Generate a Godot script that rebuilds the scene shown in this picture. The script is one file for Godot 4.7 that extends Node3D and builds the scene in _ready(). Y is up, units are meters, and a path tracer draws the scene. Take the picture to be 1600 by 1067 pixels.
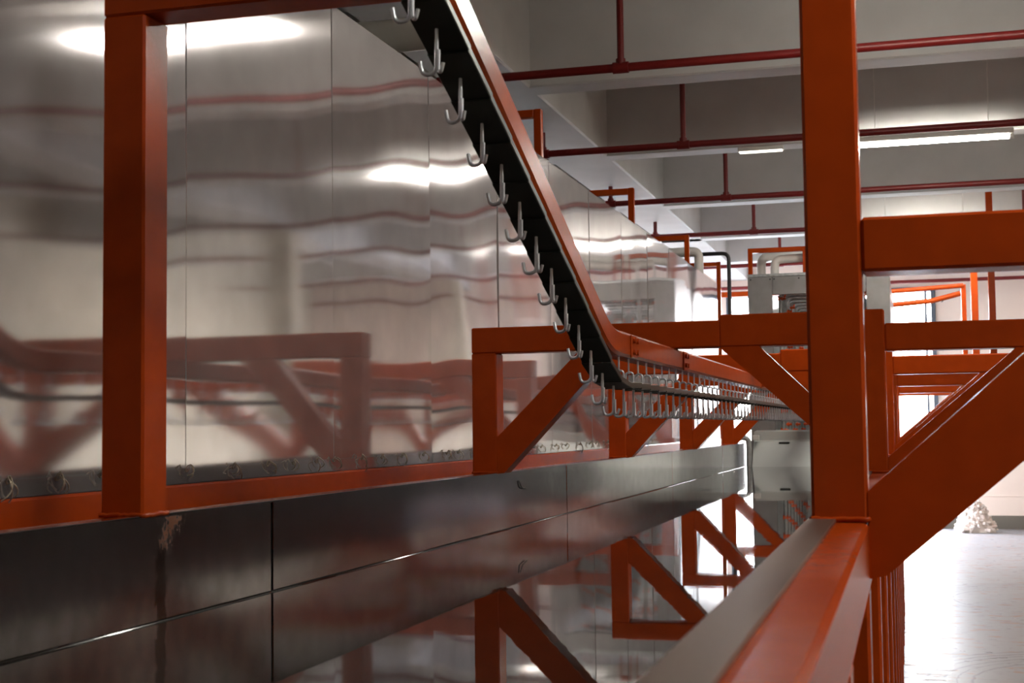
extends Node3D
# Coordinates below are measured from the camera's eye (x right, y up, -z down the hall); the eye is EY above the floor.
const EY := 1.7
const FL := -1.7          # floor
const XW := -1.86         # oven side
const RIM := -0.175       # top of the tank rails
const WATER := -0.40
const FZ := [-2.60, -5.205, -7.78, -10.32, -12.80]   # fronts of the portal frames

var M := {}
var rng := RandomNumberGenerator.new()
var used := {}

# ---------------------------------------------------------------- nodes
func numbered(called: String) -> String:
	if not used.has(called):
		used[called] = 0
		return called
	used[called] += 1
	return "%s_%03d" % [called, used[called]]

func thing(called: String, label: String, category: String, base: Vector3, group := "") -> Node3D:
	var o := Node3D.new()
	o.name = numbered(called)
	add_child(o)
	o.position = base + Vector3(0, EY, 0)
	o.set_meta("label", label)
	o.set_meta("category", category)
	if group != "":
		o.set_meta("group", group)
	return o

func setting(called: String) -> Node3D:
	var o := Node3D.new()
	o.name = called
	add_child(o)
	o.position = Vector3(0, EY, 0)
	o.set_meta("kind", "structure")
	return o

# a part: geometry given in eye coordinates, hung under its thing (or under a part, which stands where its thing does)
func part(called: String, st: SurfaceTool, mat: Material, parent: Node3D) -> MeshInstance3D:
	var o := MeshInstance3D.new()
	o.name = called
	o.mesh = st.commit()
	o.material_override = mat
	o.cast_shadow = GeometryInstance3D.SHADOW_CASTING_SETTING_ON
	if not parent is MeshInstance3D:
		o.position = -(parent.position - Vector3(0, EY, 0))
	parent.add_child(o, true)
	return o

# a part from a shared mesh, at a place given in eye coordinates
func piece(called: String, mesh: Mesh, mat: Material, parent: Node3D, xf: Transform3D) -> MeshInstance3D:
	var o := MeshInstance3D.new()
	o.name = called
	o.mesh = mesh
	o.material_override = mat
	o.transform = xf
	if not parent is MeshInstance3D:
		o.position -= parent.position - Vector3(0, EY, 0)
	parent.add_child(o, true)
	return o

# ---------------------------------------------------------------- shapes
func mb() -> SurfaceTool:
	var st := SurfaceTool.new()
	st.begin(Mesh.PRIMITIVE_TRIANGLES)
	return st

func vtx(st: SurfaceTool, p: Vector3, n: Vector3, uv := Vector2.ZERO) -> void:
	st.set_normal(n)
	st.set_uv(uv)
	st.add_vertex(p)

func tri(st: SurfaceTool, a: Vector3, b: Vector3, c: Vector3, out: Vector3) -> void:
	var n := (b - a).cross(c - a)
	if n.length_squared() < 1e-16:
		return
	if n.dot(out) > 0.0:      # clockwise seen from outside
		var t := b
		b = c
		c = t
	else:
		n = -n
	n = n.normalized()
	vtx(st, a, n, Vector2(a.z, a.y))
	vtx(st, b, n, Vector2(b.z, b.y))
	vtx(st, c, n, Vector2(c.z, c.y))

func quad(st: SurfaceTool, a: Vector3, b: Vector3, c: Vector3, d: Vector3, out: Vector3) -> void:
	tri(st, a, b, c, out)
	tri(st, a, c, d, out)

# chamfered box
func obox(st: SurfaceTool, xf: Transform3D, size: Vector3, bev := 0.004) -> void:
	var h := size * 0.5
	bev = min(bev, min(h.x, min(h.y, h.z)) * 0.9)
	var P := func(sx: int, sy: int, sz: int, f: int) -> Vector3:
		var v := Vector3(sx * (h.x - bev), sy * (h.y - bev), sz * (h.z - bev))
		if f == 0: v.x = sx * h.x
		elif f == 1: v.y = sy * h.y
		else: v.z = sz * h.z
		return xf * v
	var B := xf.basis
	for s in [-1, 1]:
		quad(st, P.call(s, -1, -1, 0), P.call(s, 1, -1, 0), P.call(s, 1, 1, 0), P.call(s, -1, 1, 0), B.x * s)
		quad(st, P.call(-1, s, -1, 1), P.call(1, s, -1, 1), P.call(1, s, 1, 1), P.call(-1, s, 1, 1), B.y * s)
		quad(st, P.call(-1, -1, s, 2), P.call(1, -1, s, 2), P.call(1, 1, s, 2), P.call(-1, 1, s, 2), B.z * s)
	if bev <= 0.0001:
		return
	for s in [-1, 1]:
		for t in [-1, 1]:
			quad(st, P.call(s, t, -1, 0), P.call(s, t, 1, 0), P.call(s, t, 1, 1), P.call(s, t, -1, 1), B.x * s + B.y * t)
			quad(st, P.call(s, -1, t, 0), P.call(s, 1, t, 0), P.call(s, 1, t, 2), P.call(s, -1, t, 2), B.x * s + B.z * t)
			quad(st, P.call(-1, s, t, 1), P.call(1, s, t, 1), P.call(1, s, t, 2), P.call(-1, s, t, 2), B.y * s + B.z * t)
			for w in [-1, 1]:
				tri(st, P.call(s, t, w, 0), P.call(s, t, w, 1), P.call(s, t, w, 2), B.x * s + B.y * t + B.z * w)

func box(st: SurfaceTool, x0: float, x1: float, y0: float, y1: float, z0: float, z1: float, bev := 0.004) -> void:
	var lo := Vector3(min(x0, x1), min(y0, y1), min(z0, z1))
	var hi := Vector3(max(x0, x1), max(y0, y1), max(z0, z1))
	obox(st, Transform3D(Basis(), (lo + hi) * 0.5), hi - lo, bev)

func onebox(x0: float, x1: float, y0: float, y1: float, z0: float, z1: float, bev := 0.004) -> SurfaceTool:
	var st := mb()
	box(st, x0, x1, y0, y1, z0, z1, bev)
	return st

# polygon in x, y pushed from z0 to z1
func prism(st: SurfaceTool, poly: PackedVector2Array, z0: float, z1: float) -> void:
	var idx := Geometry2D.triangulate_polygon(poly)
	for k in range(0, idx.size(), 3):
		for z in [z0, z1]:
			var out := Vector3(0, 0, 1 if z == max(z0, z1) else -1)
			tri(st, Vector3(poly[idx[k]].x, poly[idx[k]].y, z), Vector3(poly[idx[k + 1]].x, poly[idx[k + 1]].y, z), Vector3(poly[idx[k + 2]].x, poly[idx[k + 2]].y, z), out)
	var area := 0.0
	for i in poly.size():
		area += poly[i].cross(poly[(i + 1) % poly.size()])
	for i in poly.size():
		var a := poly[i]
		var b := poly[(i + 1) % poly.size()]
		var o := Vector2((b - a).y, -(b - a).x) * signf(area)
		quad(st, Vector3(a.x, a.y, z0), Vector3(b.x, b.y, z0), Vector3(b.x, b.y, z1), Vector3(a.x, a.y, z1), Vector3(o.x, o.y, 0))

# polygon in z, y pushed from x0 to x1
func prism_x(st: SurfaceTool, poly: PackedVector2Array, x0: float, x1: float) -> void:
	var idx := Geometry2D.triangulate_polygon(poly)
	for k in range(0, idx.size(), 3):
		for x in [x0, x1]:
			var c := []
			for j in 3:
				c.append(Vector3(x, poly[idx[k + j]].y, poly[idx[k + j]].x))
			tri(st, c[0], c[1], c[2], Vector3(1 if x == max(x0, x1) else -1, 0, 0))
	var area := 0.0
	for i in poly.size():
		area += poly[i].cross(poly[(i + 1) % poly.size()])
	for i in poly.size():
		var a := poly[i]
		var b := poly[(i + 1) % poly.size()]
		var o := Vector2((b - a).y, -(b - a).x) * signf(area)
		quad(st, Vector3(x0, a.y, a.x), Vector3(x0, b.y, b.x), Vector3(x1, b.y, b.x), Vector3(x1, a.y, a.x), Vector3(0, o.y, o.x))

func tube(st: SurfaceTool, pts: Array, r: float, sides := 10, caps := true) -> void:
	var n := pts.size()
	var rings := []
	var side := Vector3.ZERO
	for i in n:
		var t: Vector3 = (pts[min(i + 1, n - 1)] - pts[max(i - 1, 0)]).normalized()
		if i == 0:
			side = t.cross(Vector3.UP if absf(t.y) < 0.9 else Vector3.RIGHT).normalized()
		else:
			side = (side - t * side.dot(t)).normalized()
		var up := side.cross(t)
		var ring := []
		for k in sides + 1:
			var a := TAU * k / sides
			var d := side * cos(a) + up * sin(a)
			ring.append([pts[i] + d * r, d])
		rings.append(ring)
	for i in n - 1:
		for k in sides:
			var a = rings[i][k]
			var b = rings[i][k + 1]
			var c = rings[i + 1][k + 1]
			var d = rings[i + 1][k]
			var nn: Vector3 = (b[0] - a[0]).cross(c[0] - a[0])
			var order := [a, c, b, a, d, c] if nn.dot(a[1] + b[1] + c[1]) > 0.0 else [a, b, c, a, c, d]
			for v in order:
				vtx(st, v[0], v[1])
	if caps:
		for e in [0, n - 1]:
			var t: Vector3 = (pts[0] - pts[1]) if e == 0 else (pts[n - 1] - pts[n - 2])
			for k in sides:
				tri(st, pts[e], rings[e][k][0], rings[e][k + 1][0], t)

func onetube(pts: Array, r: float, sides := 10) -> SurfaceTool:
	var st := mb()
	tube(st, pts, r, sides)
	return st

# a polyline with rounded corners
func bent(pts: Array, rad: float, steps := 6) -> Array:
	var out := [pts[0]]
	for i in range(1, pts.size() - 1):
		var a: Vector3 = (pts[i - 1] - pts[i])
		var b: Vector3 = (pts[i + 1] - pts[i])
		var l := minf(rad, minf(a.length(), b.length()) * 0.5)
		var p: Vector3 = pts[i] + a.normalized() * l
		var q: Vector3 = pts[i] + b.normalized() * l
		for k in steps + 1:
			var t := float(k) / steps
			out.append(p.lerp(pts[i], t).lerp((pts[i] as Vector3).lerp(q, t), t))
	out.append(pts[-1])
	return out

# rectangle swept along a path that lies in the y, z plane
func sweep(st: SurfaceTool, path: Array, x0: float, x1: float, n0: float, n1: float, bev := 0.006) -> void:
	var prof := [Vector2(x0 + bev, n0), Vector2(x1 - bev, n0), Vector2(x1, n0 + bev), Vector2(x1, n1 - bev), Vector2(x1 - bev, n1), Vector2(x0 + bev, n1), Vector2(x0, n1 - bev), Vector2(x0, n0 + bev)]
	var rings := []
	for i in path.size():
		var t: Vector3 = (path[min(i + 1, path.size() - 1)] - path[max(i - 1, 0)]).normalized()
		var n := Vector3(0, -t.z, t.y)
		if n.y < 0.0: n = -n
		var ring := []
		for p in prof:
			ring.append(Vector3(p.x, path[i].y, path[i].z) + n * p.y)
		rings.append(ring)
	for i in path.size() - 1:
		var mid: Vector3 = (rings[i][0] + rings[i][4]) * 0.5
		for k in 8:
			var a: Vector3 = rings[i][k]
			var b: Vector3 = rings[i][(k + 1) % 8]
			quad(st, a, b, rings[i + 1][(k + 1) % 8], rings[i + 1][k], (a + b) * 0.5 - mid)
	for e in [0, path.size() - 1]:
		var o: Vector3 = (path[0] - path[1]) if e == 0 else (path[-1] - path[-2])
		for k in range(1, 7):
			tri(st, rings[e][0], rings[e][k], rings[e][k + 1], o)

# sheet standing across x, dented like thin steel: grid over z and y, faces +x (dir 1) or -x
func dented(x: float, z0: float, z1: float, y0: float, y1: float, amp: float, seed_: int, nz := 24, ny := 32, dir := 1.0) -> SurfaceTool:
	var st := mb()
	var r := RandomNumberGenerator.new()
	r.seed = seed_
	var modes := []
	for k in 6:
		modes.append([r.randf_range(0.35, 1.0) * amp / (1.0 + 0.25 * k), r.randf_range(0.3, 0.8 + 0.25 * k), r.randf_range(-0.8, 0.8), r.randf() * TAU])
	var wz: float = absf(z1 - z0)
	var wy: float = absf(y1 - y0)
	var at := func(s: float, t: float) -> Array:
		var d := 0.0
		var ds := 0.0
		var dt := 0.0
		for m in modes:
			var ph: float = TAU * (m[1] * s * wz + m[2] * t * wy) + m[3]
			d += m[0] * cos(ph)
			ds -= m[0] * sin(ph) * TAU * m[1] * wz
			dt -= m[0] * sin(ph) * TAU * m[2] * wy
		var p := Vector3(x + d * dir, lerpf(y0, y1, t), lerpf(z0, z1, s))
		var n := Vector3(dir, -dt / (y1 - y0), -ds / (z1 - z0)).normalized()
		return [p, n, Vector2(s * wz, t * wy)]
	for i in nz:
		for j in ny:
			var a = at.call(float(i) / nz, float(j) / ny)
			var b = at.call(float(i + 1) / nz, float(j) / ny)
			var c = at.call(float(i + 1) / nz, float(j + 1) / ny)
			var d = at.call(float(i) / nz, float(j + 1) / ny)
			var nn: Vector3 = (b[0] - a[0]).cross(c[0] - a[0])
			var order := [a, c, b, a, d, c] if nn.dot(a[1]) > 0.0 else [a, b, c, a, c, d]
			for v in order:
				vtx(st, v[0], v[1], v[2])
	return st

# ---------------------------------------------------------------- materials
func noise_tex(freq: float, lo: float, hi: float, seed_: int, size := 512, oct := 5, normal := false, bump := 4.0) -> NoiseTexture2D:
	var n := FastNoiseLite.new()
	n.seed = seed_
	n.noise_type = FastNoiseLite.TYPE_SIMPLEX_SMOOTH
	n.frequency = freq
	n.fractal_octaves = oct
	var t := NoiseTexture2D.new()
	t.width = size
	t.height = size
	t.seamless = true
	t.noise = n
	if normal:
		t.as_normal_map = true
		t.bump_strength = bump
	else:
		var g := Gradient.new()
		g.set_color(0, Color(lo, lo, lo))
		g.set_color(1, Color(hi, hi, hi))
		t.color_ramp = g
	return t

func mat(c: Color, rough: float, metal := 0.0) -> StandardMaterial3D:
	var m := StandardMaterial3D.new()
	m.albedo_color = c
	m.roughness = rough
	m.metallic = metal
	return m

func triplanar(m: StandardMaterial3D, scale: float) -> void:
	m.uv1_triplanar = true
	m.uv1_world_triplanar = true
	m.uv1_scale = Vector3.ONE * scale

func make_materials() -> void:
	var mottled := noise_tex(0.012, 0.93, 1.0, 3)
	var peel := noise_tex(0.05, 0, 1, 21, 512, 3, true, 1.2)
	var o := mat(Color8(182, 68, 15), 0.27)
	o.albedo_texture = mottled
	o.normal_enabled = true
	o.normal_texture = peel
	o.normal_scale = 0.1
	triplanar(o, 1.6)
	o.metallic_specular = 0.28
	M.orange = o
	var tr: StandardMaterial3D = o.duplicate()
	tr.albedo_color = Color8(188, 76, 26)
	M.track = tr
	var red := mat(Color8(118, 20, 17), 0.42)
	red.albedo_texture = mottled
	triplanar(red, 2.0)
	M.red = red
	var grain := noise_tex(0.01, 0.9, 1.0, 5)
	var s := mat(Color8(224, 219, 222), 0.065, 0.78)
	s.albedo_texture = grain
	triplanar(s, 0.7)
	s.anisotropy_enabled = true
	s.anisotropy = 0.5
	M.steel = s
	var lin := mat(Color8(172, 169, 172), 0.13, 1.0)
	lin.albedo_texture = noise_tex(0.015, 0.88, 1.0, 17)
	triplanar(lin, 0.9)
	M.liner = lin
	M.liner_stained = stained_liner()
	var galv := mat(Color8(208, 212, 212), 0.36, 0.5)
	galv.albedo_texture = noise_tex(0.03, 0.75, 1.0, 23)
	triplanar(galv, 1.2)
	M.galv = galv
	var dull := mat(Color8(150, 147, 146), 0.5, 0.6)
	dull.albedo_texture = grain
	triplanar(dull, 1.0)
	M.booth = dull
	M.dusty = mat(Color8(96, 90, 84), 0.85)
	M.apron = mat(Color8(196, 200, 196), 0.42, 0.35)
	M.hook = mat(Color8(222, 226, 234), 0.32, 0.65)
	M.wire = mat(Color8(176, 164, 144), 0.45, 0.7)
	M.lip = mat(Color8(140, 122, 112), 0.42, 0.75)
	M.pan = mat(Color8(50, 54, 48), 0.4, 0.35)
	var pw := mat(Color8(206, 204, 202), 0.55)
	pw.metallic_specular = 0.3
	pw.albedo_texture = noise_tex(0.008, 0.95, 1.0, 41)
	triplanar(pw, 0.4)
	M.ceiling = pw
	var cream := mat(Color8(220, 211, 192), 0.6)
	cream.metallic_specular = 0.3
	cream.albedo_texture = noise_tex(0.006, 0.94, 1.0, 43)
	triplanar(cream, 0.3)
	M.wall = cream
	M.far_wall = mat(Color8(238, 220, 208), 0.6)
	M.base = mat(Color8(110, 104, 94), 0.5)
	M.white = mat(Color8(222, 220, 214), 0.4)
	M.dark = mat(Color8(34, 33, 34), 0.4)
	M.black = mat(Color8(12, 12, 12), 0.6)
	M.orange_plastic = mat(Color8(240, 92, 20), 0.35)
	M.plaster = mat(Color8(228, 214, 204), 0.8)
	M.frame_alu = mat(Color8(92, 100, 112), 0.4, 0.4)
	M.ground = mat(Color8(128, 126, 122), 0.85)
	# murky rinse water: dark body, smooth skin
	var w := mat(Color8(34, 31, 27), 0.02)
	w.metallic_specular = 0.5
	w.normal_enabled = true
	w.normal_texture = noise_tex(0.01, 0, 1, 51, 512, 3, true, 1.0)
	w.normal_scale = 0.03
	triplanar(w, 0.6)
	M.water = w
	M.floor = floor_material()
	var tube_m := mat(Color(1, 1, 1), 0.5)
	tube_m.emission_enabled = true
	tube_m.emission = Color(1.0, 0.98, 0.93)
	tube_m.emission_energy_multiplier = 34.0
	M.tube = tube_m
	var strip_m: StandardMaterial3D = tube_m.duplicate()
	strip_m.emission_energy_multiplier = 1.0
	M.strip = strip_m
	var rust := mat(Color8(150, 66, 26), 0.8)
	rust.albedo_texture = mottled
	triplanar(rust, 6.0)
	M.rust = rust
	var glass := mat(Color(1, 1, 1, 0.06), 0.02)
	glass.transparency = BaseMaterial3D.TRANSPARENCY_ALPHA
	M.glass = glass

# the liner sheet below the near post: rust run from the weld, brown drip mark, scratches (u along the sheet, v up)
func stained_liner() -> StandardMaterial3D:
	var m := mat(Color8(182, 179, 182), 0.15, 1.0)
	var w := 3.12
	var h := 1.069
	var S := 2048
	var T := 700
	var img := Image.create(S, T, false, Image.FORMAT_RGB8)
	var met := Image.create(S, T, false, Image.FORMAT_RGB8)
	var n := FastNoiseLite.new()
	n.seed = 12
	n.frequency = 0.02
	n.fractal_octaves = 5
	for y in T:
		for x in S:
			var v := 0.92 + 0.10 * n.get_noise_2d(x, y * 0.6)
			img.set_pixel(x, y, Color(v, v, v))
			met.set_pixel(x, y, Color(1, 1, 1))
	for y in 300:
		var down := y * h / T
		for x in range(1640, 1800):
			var z := -0.087 - x * w / S
			var a := n.get_noise_2d(x * 3.0, y * 1.2)
			var b := n.get_noise_2d(x * 7.0 + 300, y * 5.0)
			var cx := -2.725 + 0.045 * clampf(down / 0.07, 0.0, 1.0)
			var half := 0.05 - 0.35 * down + 0.03 * a
			var q := 0.0
			if down < 0.085: q = clampf((half - absf(z - cx)) * 28.0 + b * 1.5, 0.0, 1.0) * clampf((0.085 - down) * 25.0 + a * 1.5, 0.0, 1.0)
			if q > 0.0:
				img.set_pixel(x, y, img.get_pixel(x, y).lerp(Color(0.80, 0.40, 0.20), q * 0.6))
				met.set_pixel(x, y, Color.WHITE.lerp(Color(0.1, 0.1, 0.1), q * 0.7))
			var st := clampf((0.022 + 0.01 * a - absf(z + 2.672)) * 150.0 + b, 0.0, 1.0) * clampf((down - 0.05) * 60.0 + b, 0.0, 1.0)
			if st > 0.0:
				img.set_pixel(x, y, img.get_pixel(x, y).lerp(Color(0.36, 0.30, 0.26), st * 0.5))
	m.albedo_texture = ImageTexture.create_from_image(img)
	m.metallic_texture = ImageTexture.create_from_image(met)
	m.uv1_scale = Vector3(1.0 / w, -1.0 / h, 1.0)
	m.uv1_offset = Vector3(0, 1, 0)
	return m

# worn grey epoxy: base tone, ochre patches, dark scuffs and mop arcs
func floor_material() -> StandardMaterial3D:
	var m := mat(Color8(164, 158, 158), 0.46)
	m.metallic_specular = 0.22
	var n1 := FastNoiseLite.new()
	n1.seed = 71
	n1.frequency = 0.012
	n1.fractal_octaves = 5
	var n2 := FastNoiseLite.new()
	n2.seed = 72
	n2.frequency = 0.035
	n2.fractal_octaves = 4
	var S := 1024
	var img := Image.create(S, S, false, Image.FORMAT_RGB8)
	var rim := Image.create(S, S, false, Image.FORMAT_RGB8)
	for y in S:
		for x in S:
			var a := n1.get_noise_2d(x, y * 1.8)
			var b := n2.get_noise_2d(x * 0.6, y * 2.4)
			var v := 0.88 + 0.10 * a + 0.08 * b
			var c := Color(v, v, v)
			if a > 0.30: c = c.lerp(Color(0.95, 0.74, 0.56), clampf((a - 0.30) * 6.0, 0.0, 0.55))
			if b < -0.42: c = c.lerp(Color(0.45, 0.40, 0.36), clampf((-0.42 - b) * 5.0, 0.0, 0.6))
			# mop arcs
			var rad := Vector2(x - 290, y - 870).length() + 4.0 * a
			if rad > 190.0 and rad < 330.0:
				var wv := sin(rad * 0.28 + 3.0 * n1.get_noise_1d(rad * 3.0))
				if wv > 0.55: c = c.darkened(0.22 * (wv - 0.55) / 0.45)
			img.set_pixel(x, y, c)
			var r := clampf(0.82 + 0.25 * b + 0.3 * a, 0.55, 1.0)
			rim.set_pixel(x, y, Color(r, r, r))
	img.generate_mipmaps()
	m.albedo_texture = ImageTexture.create_from_image(img)
	m.roughness_texture = ImageTexture.create_from_image(rim)
	triplanar(m, 0.22)
	return m

# ---------------------------------------------------------------- camera, light
func _ready() -> void:
	rng.seed = 20240
	var cam := Camera3D.new()
	cam.name = "camera"
	add_child(cam)
	cam.position = Vector3(0, EY, 0)
	cam.basis = Basis(Vector3.UP, 0.27515727) * Basis(Vector3.RIGHT, 0.06151305) * Basis(Vector3.BACK, -0.01226656)
	cam.fov = 27.4369
	cam.near = 0.05
	cam.far = 200.0
	var lens := CameraAttributesPhysical.new()
	lens.frustum_focal_length = 12.0 / tan(deg_to_rad(27.4369 * 0.5))
	lens.frustum_focus_distance = 5.2
	lens.exposure_aperture = 9.0
	lens.frustum_near = 0.05
	lens.frustum_far = 200.0
	cam.attributes = lens
	cam.current = true

	var sky_m := ProceduralSkyMaterial.new()
	sky_m.sky_top_color = Color(0.86, 0.92, 1.0)
	sky_m.sky_horizon_color = Color(1.0, 0.98, 0.96)
	sky_m.ground_horizon_color = Color(0.9, 0.88, 0.86)
	sky_m.ground_bottom_color = Color(0.55, 0.53, 0.5)
	sky_m.sky_energy_multiplier = 1.0
	var sky := Sky.new()
	sky.sky_material = sky_m
	var env := Environment.new()
	env.background_mode = Environment.BG_SKY
	env.sky = sky
	env.background_energy_multiplier = 11.0
	env.tonemap_mode = Environment.TONE_MAPPER_LINEAR
	env.tonemap_exposure = 3.4
	env.sdfgi_enabled = true
	env.ssao_enabled = true
	env.ssil_enabled = true
	var we := WorldEnvironment.new()
	we.name = "environment"
	we.environment = env
	add_child(we)

	make_materials()
	build_room()
	build_lamps()
	build_oven()
	build_tank()
	build_frames()
	build_conveyor()
	build_booth()
	build_pipes()
	build_far()

# ---------------------------------------------------------------- the hall
const X0 := -6.0
const X1 := 6.5
const Z0 := 5.0
const Z1 := -23.6
const SLAB := 3.1
const SOFFIT := 2.42

func build_room() -> void:
	var f := setting("floor")
	part("slab", onebox(X0 - 0.2, X1 + 0.2, FL - 0.2, FL, Z0 + 0.2, Z1 - 0.2, 0.0), M.floor, f)
	var g := setting("ground")
	part("paving", onebox(-60, 60, FL - 0.4, FL - 0.21, 40, -90, 0.0), M.ground, g)
	# ceiling slab with downstand beams
	var c := setting("ceiling")
	part("slab", onebox(X0 - 0.2, X1 + 0.2, SLAB, SLAB + 0.2, Z0 + 0.2, Z1 - 0.2, 0.0), M.ceiling, c)
	var k := 0
	for z in [4.0, 1.2, -1.5, -4.2, -6.85, -9.52, -12.18, -15.2, -18.05, -20.85]:
		k += 1
		part("cross_beam", onebox(X0, X1, SOFFIT, SLAB, z, z - 0.25, 0.012), M.ceiling, setting("trim_%d" % k))
	for x in [-3.08, 3.35]:
		k += 1
		part("long_beam", onebox(x, x + 0.55, SOFFIT, SLAB, Z0, Z1, 0.012), M.ceiling, setting("trim_%d" % k))
	for z in [-6.75, -15.1, -22.0]:
		k += 1
		part("column", onebox(3.4, 3.85, FL, SOFFIT, z, z - 0.45, 0.02), M.wall, setting("trim_%d" % k))
	# walls with thickness; the far wall has a tall open gateway, both sides have windows towards the far end
	var wf := setting("wall_far")
	part("panel", onebox(X0, -2.9, FL, SLAB, Z1, Z1 - 0.2, 0.0), M.far_wall, wf)
	part("panel", onebox(0.47, X1, FL, SLAB, Z1, Z1 - 0.2, 0.0), M.far_wall, wf)
	part("lintel", onebox(-2.9, 0.47, 2.2, SLAB, Z1, Z1 - 0.2, 0.0), M.far_wall, wf)
	part("dado_rail", onebox(0.47, X1, -1.19, -1.17, Z1 + 0.015, Z1, 0.003), M.far_wall, wf)
	var d := setting("door_1")
	part("jamb", onebox(0.40, 0.47, FL, 2.2, Z1 + 0.03, Z1 - 0.2), M.frame_alu, d)
	part("jamb", onebox(-2.9, -2.83, FL, 2.2, Z1 + 0.03, Z1 - 0.2), M.frame_alu, d)
	part("head", onebox(-2.83, 0.40, 2.13, 2.2, Z1 + 0.03, Z1 - 0.2), M.frame_alu, d)
	part("mullion", onebox(0.30, 0.34, FL, 2.13, Z1 - 0.05, Z1 - 0.11), M.frame_alu, d)
	var bb := setting("baseboard_far")
	part("board", onebox(0.47, X1, FL, FL + 0.21, Z1 + 0.02, Z1, 0.003), M.base, bb)
	var wn := setting("wall_near")
	part("panel", onebox(X0, X1, FL, SLAB, Z0, Z0 + 0.2, 0.0), M.wall, wn)
	var sides := {"wall_left": [X0, X0 - 0.2], "wall_right": [X1, X1 + 0.2]}
	var n := 0
	for name_ in sides:
		var w := setting(name_)
		var a: float = sides[name_][0]
		var b: float = sides[name_][1]
		if name_ == "wall_right":
			part("panel", onebox(a, b, FL, SLAB, Z0 + 0.2, Z1 - 0.2, 0.0), M.wall, w)
			continue
		var zs := [-23.3, -20.7, -20.4, -17.8]
		part("panel", onebox(a, b, FL, SLAB, Z0 + 0.2, zs[3], 0.0), M.wall, w)
		part("panel", onebox(a, b, FL, SLAB, zs[2], zs[1], 0.0), M.wall, w)
		part("panel", onebox(a, b, FL, SLAB, zs[0], Z1 - 0.2, 0.0), M.wall, w)
		for p in [[zs[0], zs[1]], [zs[2], zs[3]]]:
			part("sill_wall", onebox(a, b, FL, -0.8, p[0], p[1], 0.0), M.wall, w)
			part("lintel", onebox(a, b, 2.1, SLAB, p[0], p[1], 0.0), M.wall, w)
			n += 1
			var win := setting("window_%d" % n)
			var fr := mb()
			var m := (a + b) * 0.5
			for q in [p[0] + 0.03, (p[0] + p[1]) * 0.5, p[1] - 0.03]:
				box(fr, m - 0.03, m + 0.03, -0.8, 2.1, q - 0.03, q + 0.03)
			for q in [-0.77, 0.9, 2.07]:
				box(fr, m - 0.029, m + 0.029, q - 0.03, q + 0.03, p[0], p[1])
			part("frame", fr, M.frame_alu, win)
			part("pane", onebox(m - 0.003, m + 0.003, -0.8, 2.1, p[0], p[1], 0.0), M.glass, win)

func build_lamps() -> void:
	var spots := [
		[0.25, -11.95, "lit fluorescent tube under the ceiling beam right of the big orange post"],
		[0.25, -7.25, "fluorescent tube lamp mirrored at the top of the nearest steel panels"],
		[0.25, -17.5, "far fluorescent tube lamp under the ceiling near the bright end"],
		[1.3, -1.9, "fluorescent tube lamp over the near end of the tank, outside the view"],
		[4.4, -17.0, "far lamp of the side row, mirrored as a glint in the middle steel panels"],
		[4.4, -4.5, "near lamp of the side row, outside the view"]]
	for s in spots:
		var x: float = s[0]
		var z: float = s[1]
		var y := 2.335
		var o := thing("fluorescent_lamp", s[2], "lamp", Vector3(x, y, z), "fluorescent ceiling lamps")
		var along := x > 1.0      # the side row runs down the hall
		var dx := 0.0 if along else 1.0
		var dz := 1.0 - dx
		part("housing", onebox(x - 0.64 * dx - 0.035 * dz, x + 0.64 * dx + 0.035 * dz, y + 0.005, y + 0.055, z + 0.035 * dx + 0.64 * dz, z - 0.035 * dx - 0.64 * dz, 0.006), M.white, o)
		for e in [-0.45, 0.45]:
			part("hanger_rod", onetube([Vector3(x + e * dx, y + 0.05, z + e * dz), Vector3(x + e * dx, SLAB, z + e * dz)], 0.004, 6), M.white, o)
		for e in [-0.622, 0.622]:
			part("end_cap", onebox(x + e * dx - 0.018, x + e * dx + 0.018, y - 0.035, y + 0.005, z + e * dz + 0.018, z + e * dz - 0.018), M.white, o)
		part("lamp_tube", onetube([Vector3(x - 0.6 * dx, y - 0.018, z - 0.6 * dz), Vector3(x + 0.6 * dx, y - 0.018, z + 0.6 * dz)], 0.016, 12), M.tube, o)
		var l := AreaLight3D.new()
		l.name = "lamp_light"
		l.area_size = Vector2(1.2, 0.035)
		l.area_normalize_energy = true
		l.light_energy = 1.0
		l.light_color = Color(1.0, 0.97, 0.92)
		l.set("area_range", 40.0)
		l.set("area_attenuation", 2.0)
		l.shadow_enabled = true
		o.add_child(l)
		l.position = Vector3(0, -0.04, 0)
		l.basis = Basis(Vector3.UP, PI / 2 * dz) * Basis(Vector3.RIGHT, -PI / 2)
	var q := thing("strip_light", "short bright light strip under the ceiling beam left of the big orange post", "lamp", Vector3(-1.17, 2.40, -12.24))
	part("housing", onebox(-1.37, -0.98, 2.385, 2.42, -12.20, -12.28, 0.004), M.white, q)
	part("light_panel", onebox(-1.36, -0.99, 2.377, 2.385, -12.205, -12.275, 0.002), M.strip, q)
	var ql := AreaLight3D.new()
	ql.name = "strip_glow"
	ql.area_size = Vector2(0.34, 0.06)
	ql.area_normalize_energy = true
	ql.light_energy = 0.05
	ql.set("area_range", 20.0)
	ql.shadow_enabled = true
	q.add_child(ql)
	ql.position = Vector3(0, -0.03, 0.0)
	ql.basis = Basis(Vector3.RIGHT, -PI / 2)

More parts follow.
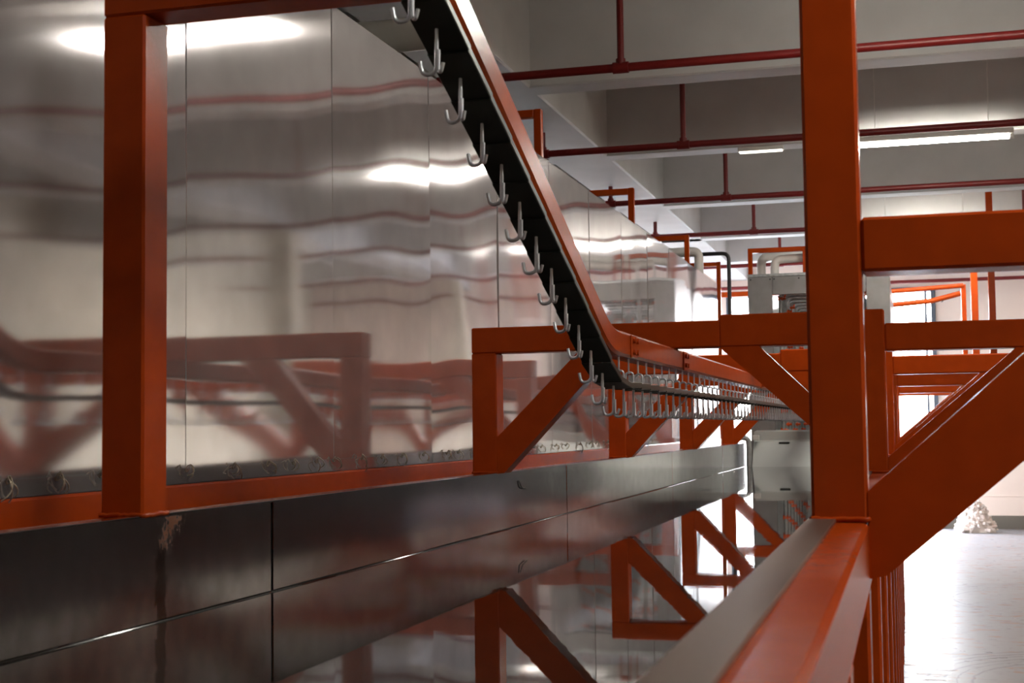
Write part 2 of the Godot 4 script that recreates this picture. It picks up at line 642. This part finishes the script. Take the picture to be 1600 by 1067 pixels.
# ---------------------------------------------------------------- the long steel oven on the left
func build_oven() -> void:
	var o := thing("drying_oven", "long wall of dented mirror-like steel panels on the left", "oven", Vector3(XW, FL, -7.0))
	# body behind the skin
	part("body", onebox(-3.6, XW - 0.02, -0.3, 1.44, 0.6, -14.36, 0.01), M.booth, o)
	part("roof_sheet", onebox(-3.62, XW - 0.004, 1.445, 1.452, 0.63, -14.37, 0.002), M.dusty, o)
	for n in 15:
		var z := 0.63 - n
		part("panel", dented(XW, z - 0.0003, z - 0.9997, -0.1, 1.455, 0.0013 + 0.00003 * n, 500 + n * 7), M.steel, o)
		part("panel_seam", onebox(XW - 0.004, XW + 0.0012, -0.1, 1.455, z - 0.003, z + 0.003, 0.0005), M.steel, o)
		part("hem", dented(XW + 0.005, z, z - 1.0, -0.137, -0.098, 0.0006, 900 + n, 16, 3), M.steel, o)
	part("base_beam", onebox(-1.96, -1.848, -0.29, -0.139, 0.63, -14.37, 0.006), M.orange, o)
	for n in 6:
		var z := 0.2 - n * 2.8
		part("leg", onebox(-1.95, -1.86, FL, -0.29, z, z - 0.09), M.orange, o)
		part("leg", onebox(-3.58, -3.49, FL, -0.29, z, z - 0.09), M.orange, o)
	# twisted wire ties along the hem
	var z := -1.75
	while z > -10.5:
		var st := mb()
		var big := rng.randf() < 0.35
		var n := 3 if big else 2
		for k in n:
			var pts := []
			var a := Vector3(XW + 0.008, -0.098 + rng.randf_range(-0.006, 0.010), z + rng.randf_range(-0.012, 0.012))
			var len := rng.randf_range(0.022, 0.05 if big else 0.032)
			var lean := rng.randf_range(-0.03, 0.03)
			for i in 7:
				var t := i / 6.0
				pts.append(a + Vector3(0.006 + 0.012 * sin(t * PI), -len * t + 0.004 * sin(t * 5.0 + k), lean * t + 0.005 * sin(t * 5.0 + k * 2.0)))
			tube(st, pts, 0.0016, 5)
		var c := Vector3(XW + 0.010, -0.098, z)
		var ring := []
		for q in 9:
			var w := TAU * q / 8.0
			ring.append(c + Vector3(0.004 * sin(w), 0.009 * sin(w + 0.4), 0.005 * cos(w)))
		tube(st, ring, 0.0017, 5)
		part("wire_tie", st, M.wire, o)
		z -= rng.randf_range(0.12, 0.34)
	# orange hangers standing on the oven
	var words := ["nearest", "second", "third", "farthest"]
	var zs := [-7.57, -10.34, -13.1, -15.4]
	for i in 4:
		var b := thing("oven_bracket", "%s of the thin orange square brackets above the steel oven" % words[i], "bracket", Vector3(-1.95, 1.453 if i < 3 else FL, zs[i]), "orange brackets above the oven")
		var zz: float = zs[i]
		var foot := 1.453 if i < 3 else FL
		part("post", onebox(-1.995, -1.95, foot, 1.80, zz, zz - 0.045), M.orange, b)
		part("post", onebox(-3.45, -3.405, foot, 1.80, zz, zz - 0.045), M.orange, b)
		part("beam", onebox(-3.405, -1.995, 1.752, 1.798, zz, zz - 0.045), M.orange, b)

# ---------------------------------------------------------------- dip tank
func build_tank() -> void:
	var o := thing("dip_tank", "long stainless steel dip tank with orange side rails, full of dark water", "tank", Vector3(-0.855, FL, -6.3))
	var ends := [1.0, -2.60, -5.205, -7.78, -10.32, -12.80, -13.75]
	# left wall: liner sheets with open joints
	var js := [1.0, -0.08, -3.214, -6.341, -9.36, -12.0, -13.75]
	for i in js.size() - 1:
		part("liner_sheet", dented(-1.535, js[i] - 0.007, js[i + 1] + 0.007, -1.25, RIM - 0.003, 0.0008, 1200 + i * 3, 40, 12), M.liner_stained if i == 1 else M.liner, o)
		part("joint_strip", onebox(-1.552, -1.541, -1.25, RIM - 0.006, js[i + 1] - 0.012, js[i + 1] + 0.012, 0.0), M.black, o)
		part("liner_sheet", dented(-0.179, js[i] - 0.007, js[i + 1] + 0.007, -1.25, RIM - 0.003, 0.0008, 1300 + i * 3, 40, 12, -1.0), M.liner, o)
	for i in ends.size() - 1:
		var a: float = ends[i] - (0.1 if i > 0 else 0.0)
		var b: float = ends[i + 1]
		part("rim_lip", onebox(-1.572, -1.535, RIM - 0.004, RIM + 0.001, a - 0.004, b + 0.004, 0.001), M.liner, o)
		part("rim_lip", onebox(-0.181, -0.131, RIM - 0.003, RIM + 0.004, a - 0.006, b + 0.006, 0.001), M.lip, o)
	part("rail", onebox(-1.640, -1.556, -0.30, RIM - 0.004, 1.0, -13.75, 0.006), M.orange, o)
	part("rail", onebox(-0.174, -0.074, -0.298, RIM - 0.003, 1.0, -13.75, 0.007), M.orange, o)
	part("side_sheet", onebox(-0.170, -0.160, -1.30, -0.30, 1.0, -13.75, 0.0), M.liner, o)
	part("side_sheet", onebox(-1.60, -1.59, -1.30, -0.30, 1.0, -13.75, 0.0), M.liner, o)
	part("bottom_sheet", onebox(-1.60, -0.16, -1.32, -1.25, 1.0, -13.75, 0.0), M.liner, o)
	part("end_wall", onebox(-1.60, -0.16, -1.3, RIM, 1.0, 1.02, 0.0), M.liner, o)
	for k in range(-2, 13):
		var z := -2.60 - 0.858 * k
		part("leg", onebox(-0.172, -0.076, FL, -0.298, z, z - 0.1, 0.006), M.orange, o)
		part("leg", onebox(-1.640, -1.56, FL, -0.30, z, z - 0.1, 0.006), M.orange, o)
	part("foot_rail", onebox(-0.165, -0.085, -1.35, -1.27, 1.0, -13.7, 0.006), M.orange, o)
	# far end: sloping apron up to a rounded sill
	var e := mb()
	prism_x(e, PackedVector2Array([Vector2(-13.30, -0.60), Vector2(-13.62, -0.165), Vector2(-13.66, -0.15), Vector2(-13.66, -0.07), Vector2(-13.95, -0.055), Vector2(-13.95, -0.60)]), -1.44, -0.182)
	part("end_apron", e, M.apron, o)
	var cp := mb()
	for z in [-13.50]:
		tube(cp, bent([Vector3(-1.62, -0.125, z), Vector3(-1.475, -0.125, z), Vector3(-1.475, -0.62, z)], 0.05), 0.028, 10)
	part("corner_pipe", cp, M.galv, o)
	part("hinge_block", onebox(-1.44, -1.38, -0.15, -0.10, -13.52, -13.60, 0.006), M.white, o)
	part("overflow_slot", onebox(-1.20, -1.10, -0.185, -0.168, -13.595, -13.62, 0.004), M.black, o)
	part("wire_scrap", onetube(bent([Vector3(-1.531, -0.215, -5.50), Vector3(-1.527, -0.245, -5.53), Vector3(-1.529, -0.252, -5.60)], 0.02), 0.0022, 6), M.black, o)
	# water with the little upturned edge where it wets the steel
	var w := thing("tank_water", "dark still water mirroring the steel wall inside the long tank", "water", Vector3(-0.855, WATER, -6.2))
	w.set_meta("kind", "stuff")
	var st := mb()
	var xs := [[-1.5338, 0.004], [-1.5325, 0.0014], [-1.5295, 0.0], [-0.186, 0.0], [-0.1835, 0.0014], [-0.1822, 0.004]]
	for i in xs.size() - 1:
		var za := 0.99
		var steps := 30
		for k in steps:
			var p := lerpf(0.99, -13.62, float(k) / steps)
			var q := lerpf(0.99, -13.62, float(k + 1) / steps)
			var n0 := Vector3.UP
			quad(st, Vector3(xs[i][0], WATER + xs[i][1], p), Vector3(xs[i + 1][0], WATER + xs[i + 1][1], p), Vector3(xs[i + 1][0], WATER + xs[i + 1][1], q), Vector3(xs[i][0], WATER + xs[i][1], q), n0)
	var wp := part("surface", st, M.water, w)
	wp.set_meta("kind", "stuff")

# ---------------------------------------------------------------- portal frames
func weld(x0: float, x1: float, y: float, z0: float, z1: float) -> SurfaceTool:
	var st := mb()
	var pts := []
	var cs := [Vector3(x0, y, z0), Vector3(x1, y, z0), Vector3(x1, y, z1), Vector3(x0, y, z1), Vector3(x0, y, z0)]
	for i in 4:
		for k in 12:
			pts.append((cs[i] as Vector3).lerp(cs[i + 1], k / 12.0) + Vector3(rng.randf_range(-0.0015, 0.0015), rng.randf_range(-0.001, 0.002), rng.randf_range(-0.0015, 0.0015)))
	pts.append(cs[0])
	tube(st, pts, 0.0055, 6, false)
	return st

func build_frames() -> void:
	var words := ["", "first orange frame behind the big post, with braced corners and the conveyor bending under it", "third orange braced frame across the tank, counted from the near post", "fourth orange braced frame across the tank, counted from the near post", "farthest orange braced frame across the tank, next to the grey booth"]
	for i in FZ.size():
		var z: float = FZ[i]
		var zb := z - 0.1
		var label: String = "tall near orange portal frame with the two big posts over the tank" if i == 0 else words[i]
		var o := thing("portal_frame", label, "frame", Vector3(-0.855, RIM, z), "orange frames across the tank")
		var top := 1.0 if i == 0 else 0.29
		var lp := part("post", onebox(-1.635, -1.535, RIM, top if i > 0 else 0.888, z, zb, 0.005), M.orange, o)
		part("weld", weld(-1.635, -1.535, RIM + 0.002, z, zb), M.orange, lp)
		var rp := part("post", onebox(-0.174, -0.074, RIM, 1.0 if i == 0 else 0.412, z, zb, 0.006), M.orange, o)
		part("weld", weld(-0.174, -0.074, RIM + 0.002, z, zb), M.orange, rp)
		if i == 0:
			part("beam", onebox(-1.635, -0.174, 0.888, 0.99, z, zb, 0.005), M.orange, o)
		else:
			part("beam", onebox(-1.635, -0.668, 0.29, 0.39, z, zb, 0.005), M.orange, o)
			part("beam", onebox(-0.668, -0.174, 0.29, 0.41, z, zb, 0.005), M.orange, o)
			var a := mb()
			prism(a, PackedVector2Array([Vector2(-1.535, RIM), Vector2(-1.508, RIM), Vector2(-1.068, 0.29), Vector2(-1.205, 0.29), Vector2(-1.535, -0.037)]), z - 0.002, zb + 0.002)
			part("brace", a, M.orange, o)
			var b := mb()
			prism(b, PackedVector2Array([Vector2(-0.67, 0.29), Vector2(-0.525, 0.29), Vector2(-0.174, -0.058), Vector2(-0.174, -0.165)]), z - 0.002, zb + 0.002)
			part("brace", b, M.orange, o)
		var y0 := 0.274 if i == 0 else 0.26
		part("cantilever", onebox(-0.074, 0.62, y0, y0 + 0.1, z, zb, 0.006), M.orange, o)
		var c := mb()
		prism(c, PackedVector2Array([Vector2(-0.074, -0.278), Vector2(-0.045, -0.272), Vector2(0.20, -0.062), Vector2(0.605, y0), Vector2(0.372, y0), Vector2(-0.074, -0.122)]), z - 0.002, zb + 0.002)
		part("brace", c, M.orange, o)
	var r := thing("side_beam", "long orange beam along the ends of the cantilevers, right of the tank", "beam", Vector3(0.67, 0.26, -7.8))
	part("beam", onebox(0.62, 0.72, 0.262, 0.362, -2.55, -12.95, 0.006), M.orange, r)

# ---------------------------------------------------------------- overhead conveyor with drip pan and hooks
func build_conveyor() -> void:
	var path := bent([Vector3(-0.841, 1.55, 2.5), Vector3(-0.841, 1.55, -0.593), Vector3(-0.841, 0.118, -4.003), Vector3(-0.841, 0.112, -17.3)], 0.16, 8)
	var o := thing("overhead_conveyor", "orange conveyor rail sloping down from above, then running level over the tank", "conveyor", Vector3(-0.87, 0.21, -7.0))
	var st := mb()
	sweep(st, path, -0.91, -0.83, 0.096, 0.172, 0.008)
	part("rail", st, M.track, o)
	for z in [-4.30, -5.36, -8.3]:
		var pl := part("splice_plate", onebox(-0.831, -0.824, 0.212, 0.286, z, z - 0.09, 0.003), M.track, o)
		for y in [0.232, 0.268]:
			for dz in [0.02, 0.07]:
				var b := mb()
				tube(b, [Vector3(-0.826, y, z - dz), Vector3(-0.815, y, z - dz)], 0.010, 6)
				part("bolt", b, M.track, pl)
	# walk the path
	var lens := [0.0]
	for i in path.size() - 1:
		lens.append(lens[i] + (path[i + 1] - path[i]).length())
	var at := func(s: float) -> Array:
		for i in path.size() - 1:
			if s <= lens[i + 1] or i == path.size() - 2:
				var t: float = (s - lens[i]) / (lens[i + 1] - lens[i])
				return [(path[i] as Vector3).lerp(path[i + 1], t), (path[i + 1] - path[i]).normalized()]
		return []
	# hook meshes, origin under the pan
	var rod := mb()
	tube(rod, [Vector3(-0.014, 0.10, 0), Vector3(-0.014, 0.050, 0)], 0.0030, 6)
	var ch := mb()
	tube(ch, bent([Vector3(-0.024, 0.030, 0), Vector3(-0.024, 0.054, 0), Vector3(0, 0.056, 0), Vector3(0, -0.02, 0)], 0.012, 5), 0.0036, 7)
	var jh := mb()
	tube(jh, bent([Vector3(0, -0.02, 0), Vector3(-0.001, -0.084, 0), Vector3(-0.028, -0.088, 0), Vector3(-0.033, -0.060, 0)], 0.017, 6), 0.0042, 8)
	tube(jh, bent([Vector3(0.004, -0.040, 0.002), Vector3(0.004, -0.082, 0.004), Vector3(0.011, -0.086, 0.012), Vector3(0.016, -0.068, 0.014)], 0.008, 4), 0.0036, 7)
	var rod_m := rod.commit()
	var ch_m := ch.commit()
	var jh_m := jh.commit()
	# pan plate mesh, length along -z, shallow tray
	var step := 0.157
	var pm := mb()
	obox(pm, Transform3D(Basis(), Vector3(0, 0.0, 0)), Vector3(0.084, 0.003, step * 1.07), 0.001)
	obox(pm, Transform3D(Basis(), Vector3(0.0415, 0.008, 0)), Vector3(0.0025, 0.016, step * 1.07), 0.001)
	obox(pm, Transform3D(Basis(), Vector3(-0.0415, 0.008, 0)), Vector3(0.0025, 0.016, step * 1.07), 0.001)
	var pm_m := pm.commit()
	var total: float = lens[-1]
	# start so that one hook hangs at z = -2.478
	var s := 0.0
	while true:
		var q = at.call(s)
		if q[0].z < -2.478: break
		s += 0.002
	s = fmod(s, step)
	var n_slope := 0
	var n_level := 0
	while s < total - 0.1:
		var q = at.call(s)
		var p: Vector3 = q[0]
		var t: Vector3 = q[1]
		if p.z < -1.35:
			var zb := -t
			var up := Vector3(0, -t.z, t.y).normalized()
			if up.y < 0: up = -up
			var tilt := Basis(Vector3.RIGHT, up, zb)
			tilt = tilt * Basis(Vector3.RIGHT, 0.03)
			piece("pan_plate", pm_m, M.pan, o, Transform3D(tilt, p))
		if p.z < -1.9 and p.z > -16.0:
			var label := ""
			if p.z > -4.05:
				n_slope += 1
				label = "bright steel hook under the sloping conveyor, %s from the top" % ordinal(n_slope)
			else:
				n_level += 1
				label = "thin steel hook on the level conveyor, %s from the bend" % ordinal(n_level)
			var h := thing("hanger_hook", label, "hook", p + Vector3(0, -0.09, 0), "steel hooks hanging from the conveyor")
			var turn := Basis(Vector3.UP, rng.randf_range(-0.25, 0.25))
			var xf := Transform3D(turn, p + Vector3(0, -0.002, 0))
			piece("rod", rod_m, M.hook, h, xf)
			piece("crook", ch_m, M.hook, h, xf)
			piece("hook", jh_m, M.hook, h, xf)
		s += step

func ordinal(n: int) -> String:
	var t := n % 100
	if t >= 11 and t <= 13: return "%dth" % n
	return "%d%s" % [n, {1: "st", 2: "nd", 3: "rd"}.get(n % 10, "th")]

# ---------------------------------------------------------------- spray booth at the far end of the tank
func build_booth() -> void:
	var z := -13.96
	var ze := -17.7
	var o := thing("spray_booth", "grey sheet metal spray booth behind the tank with open front", "booth", Vector3(-0.82, FL, -15.8))
	part("front_panel", onebox(-1.50, -1.262, FL, 1.46, z, z - 0.04, 0.004), M.booth, o)
	part("lintel", onebox(-1.260, -0.362, 1.28, 1.46, z - 0.004, z - 0.04, 0.004), M.booth, o)
	part("front_panel", onebox(-0.36, -0.14, FL, 1.46, z, z - 0.04, 0.004), M.booth, o)
	part("sill_panel", onebox(-1.260, -0.362, FL, -0.10, z - 0.004, z - 0.04, 0.004), M.booth, o)
	part("side_wall", onebox(-1.50, -1.46, FL, 1.46, z - 0.04, ze), M.galv, o)
	part("side_wall", onebox(-0.18, -0.14, FL, 1.46, z - 0.04, ze), M.galv, o)
	part("roof", onebox(-1.50, -0.14, 1.46, 1.49, z, z - 0.45), M.galv, o)
	part("rear_wall", onebox(-1.46, -0.18, FL, 1.46, ze + 0.03, ze), M.galv, o)
	for x in [-1.47, -1.28, -1.24, -1.0, -0.8, -0.6, -0.4, -0.17]:
		var b := mb()
		tube(b, [Vector3(x, 1.435, z + 0.006), Vector3(x, 1.435, z - 0.01)], 0.009, 6)
		part("rivet", b, M.dark, o)
	# risers with orange nozzles
	var noz := mb()
	tube(noz, [Vector3(-0.028, 0, 0), Vector3(0.022, 0, 0)], 0.027, 8)
	tube(noz, [Vector3(0.022, 0, 0), Vector3(0.05, 0.0, 0.0)], 0.013, 8)
	var noz_m := noz.commit()
	for k in 8:
		var zz := z - 0.35 - k * 0.4
		for sx in [-1, 1]:
			var x: float = -0.81 + sx * 0.40
			var r := part("spray_pipe", onetube(bent([Vector3(x, -0.5, zz), Vector3(x, 1.34, zz), Vector3(-0.81 + sx * 0.02, 1.34, zz)], 0.08), 0.024, 8), M.galv, o)
			for j in 9:
				var y := -0.25 + j * 0.19 + (k % 3) * 0.06
				piece("nozzle", noz_m, M.orange_plastic, r, Transform3D(Basis(Vector3.UP, 0.0 if sx < 0 else PI), Vector3(x, y, zz) ))
	# ducts and brackets on top
	var b := thing("booth_bracket", "orange square bracket standing on top of the grey booth", "bracket", Vector3(-1.2, 1.49, -14.0))
	part("post", onebox(-1.495, -1.452, 1.49, 1.752, -13.98, -14.03), M.orange, b)
	part("post", onebox(-0.960, -0.915, 1.49, 1.752, -13.98, -14.03), M.orange, b)
	part("beam", onebox(-1.452, -0.960, 1.705, 1.752, -13.98, -14.03), M.orange, b)
	var d1 := thing("duct_pipe", "upper white pipe bending over the grey booth", "pipe", Vector3(-1.40, 1.49, -14.35), "white pipes on the booth")
	part("pipe", onetube(bent([Vector3(-1.40, 1.49, -14.35), Vector3(-1.40, 1.70, -14.35), Vector3(-0.3, 1.80, -14.5)], 0.08), 0.045, 12), M.white, d1)
	var d2 := thing("duct_pipe", "lower white pipe with elbow on the grey booth", "pipe", Vector3(-1.24, 1.49, -14.12), "white pipes on the booth")
	part("pipe", onetube(bent([Vector3(-1.245, 1.49, -14.12), Vector3(-1.245, 1.645, -14.12), Vector3(-0.3, 1.675, -14.12)], 0.07), 0.042, 12), M.white, d2)
	var d3 := thing("duct_pipe", "white pipe elbow at the far end of the steel oven", "pipe", Vector3(-1.97, 1.45, -13.6), "white pipes on the oven")
	part("pipe", onetube(bent([Vector3(-1.93, 1.452, -13.6), Vector3(-1.93, 1.70, -13.6), Vector3(-2.8, 1.70, -13.6)], 0.07), 0.045, 12), M.white, d3)
	var d4 := thing("vent_tube", "thin dark bent tube beside the end of the steel oven", "tube", Vector3(-1.64, FL, -13.9))
	part("tube", onetube(bent([Vector3(-2.3, 1.705, -13.9), Vector3(-1.675, 1.705, -13.9), Vector3(-1.675, FL, -13.9)], 0.07), 0.02, 10), M.dark, d4)

# ---------------------------------------------------------------- red sprinkler pipes under the ceiling
func build_pipes() -> void:
	var zs := [-8.5, -11.03, -13.76, -16.35, -19.8]
	var words := ["nearest red sprinkler pipe, high at the top of the picture", "second red sprinkler pipe, just above the lit lamp", "third red sprinkler pipe below the lit lamp", "fourth red sprinkler pipe, above the grey booth", "farthest red sprinkler pipe in the bright end"]
	for i in zs.size():
		var z: float = zs[i]
		var y := 2.24
		var o := thing("sprinkler_pipe", words[i], "pipe", Vector3(-1.73, y, z), "red sprinkler pipes")
		part("pipe", onetube([Vector3(-2.83, y, z), Vector3(X1 - 0.01, y, z)], 0.028, 12), M.red, o)
		for x in [-2.83, -1.67, 1.3, 4.2]:
			part("riser", onetube([Vector3(x, y, z), Vector3(x, SOFFIT - 0.002 if x < -2.5 else SLAB - 0.002, z)], 0.022, 10), M.red, o)
			var t := mb()
			tube(t, [Vector3(x - 0.05, y, z), Vector3(x + 0.05, y, z)], 0.037, 12)
			tube(t, [Vector3(x, y, z), Vector3(x, y + 0.055, z)], 0.031, 12)
			part("tee_fitting", t, M.red, o)
	var w := thing("round_duct", "pale round duct behind the sloping conveyor above the oven", "duct", Vector3(-2.6, 2.0, -6.6))
	part("pipe", onetube([Vector3(-5.9, 2.0, -6.6), Vector3(-2.15, 2.0, -6.6)], 0.085, 16), M.white, w)

# ---------------------------------------------------------------- things at the far end
func build_far() -> void:
	var p1 := thing("hanger_post", "shorter of two thin orange posts before the far wall", "post", Vector3(0.826, 0.45, -18.14), "thin orange posts")
	part("post", onebox(0.785, 0.868, 0.45, SOFFIT, -18.1, -18.18), M.orange, p1)
	var p2 := thing("hanger_post", "taller thin orange post reaching the ceiling before the far wall", "post", Vector3(0.97, 0.45, -17.02), "thin orange posts")
	part("post", onebox(0.93, 1.005, 0.45, SLAB, -16.98, -17.055), M.orange, p2)
	var o := thing("far_conveyor", "small bright orange conveyor frame before the bright gateway", "conveyor", Vector3(0.2, FL, -18.4))
	part("rail", onetube([Vector3(-0.6, 1.65, -18.4), Vector3(0.71, 1.715, -18.4)], 0.03, 8), M.orange, o)
	part("rail", onetube([Vector3(-0.6, 1.47, -18.4), Vector3(0.33, 1.535, -18.4), Vector3(0.67, 1.62, -18.45)], 0.034, 8), M.orange, o)
	part("post", onebox(0.68, 0.74, 0.40, 1.73, -18.4, -18.46), M.orange, o)
	part("beam", onebox(-0.56, 0.74, 0.34, 0.40, -18.4, -18.46), M.orange, o)
	part("post", onebox(-0.62, -0.56, FL, 1.73, -18.4, -18.46), M.orange, o)
	var hk := onetube([Vector3(0, 0, 0), Vector3(0, -0.05, 0), Vector3(-0.02, -0.06, 0)], 0.006, 5).commit()
	for k in 9:
		piece("hook", hk, M.dark, o, Transform3D(Basis(), Vector3(-0.5 + k * 0.12, 1.48 + k * 0.012, -18.4)))
	var b := thing("wall_pipe", "red pipe low along the bright far wall beside the grey booth", "pipe", Vector3(-3.0, 2.28, -23.4))
	part("pipe", onetube([Vector3(X0, 2.28, -23.45), Vector3(X1, 2.28, -23.45)], 0.03, 10), M.red, b)
	var c := thing("far_beam", "thin orange beam before the bright far wall beside the booth", "beam", Vector3(-3.0, FL, -21.5))
	part("beam", onebox(-4.5, -1.2, 1.96, 2.04, -21.5, -21.58), M.orange, c)
	part("post", onebox(-4.5, -4.42, FL, 1.96, -21.5, -21.58), M.orange, c)
	part("post", onebox(-1.28, -1.2, FL, 1.96, -21.5, -21.58), M.orange, c)
	# heap of pale plaster pieces in a torn sack
	var hz := -22.9
	var hp := thing("rubble_heap", "small heap of pale plaster pieces against the far wall", "heap", Vector3(0.95, FL, hz))
	var core := mb()
	var rings := [[0.30, 0.0], [0.25, 0.14], [0.16, 0.30], [0.07, 0.43], [0.0, 0.47]]
	for i in rings.size() - 1:
		for k in 14:
			var f := func(r: Array, q: int) -> Vector3:
				var a := TAU * q / 14.0
				var wob := 1.0 + 0.12 * sin(3.0 * a + r[1] * 9.0)
				return Vector3(0.95 + cos(a) * r[0] * wob, FL + r[1], hz + sin(a) * r[0] * wob * 0.7)
			quad(core, f.call(rings[i], k), f.call(rings[i], k + 1), f.call(rings[i + 1], k + 1), f.call(rings[i + 1], k), Vector3(cos(TAU * k / 14.0), 0.3, sin(TAU * k / 14.0)))
	part("core", core, M.plaster, hp)
	var rub := mb()
	for k in 170:
		var h := rng.randf() * 0.44
		var a := rng.randf() * TAU
		var r := 0.31 * (1.0 - h / 0.5) + 0.015
		var pos := Vector3(0.95 + cos(a) * r, FL + 0.03 + h, hz + sin(a) * r * 0.72)
		var bs := Basis.from_euler(Vector3(rng.randf() * TAU, rng.randf() * TAU, rng.randf() * TAU))
		obox(rub, Transform3D(bs, pos), Vector3(rng.randf_range(0.05, 0.14), rng.randf_range(0.025, 0.05), rng.randf_range(0.025, 0.05)), 0.006)
	part("plaster_pieces", rub, M.plaster, hp).set_meta("kind", "stuff")
	var bx := thing("white_panel", "pale white panel leaning on the far wall at the right edge", "panel", Vector3(1.95, FL, -23.3))
	part("sheet", onebox(1.86, 2.4, -1.50, -1.16, -23.55, -23.58), M.white, bx)
	var cone := thing("orange_bar", "orange bar lying on the floor at the right edge", "bar", Vector3(1.9, FL, -22.4))
	part("bar", onetube([Vector3(1.63, FL + 0.045, -21.3), Vector3(2.5, FL + 0.05, -21.2)], 0.045, 10), M.orange_plastic, cone)
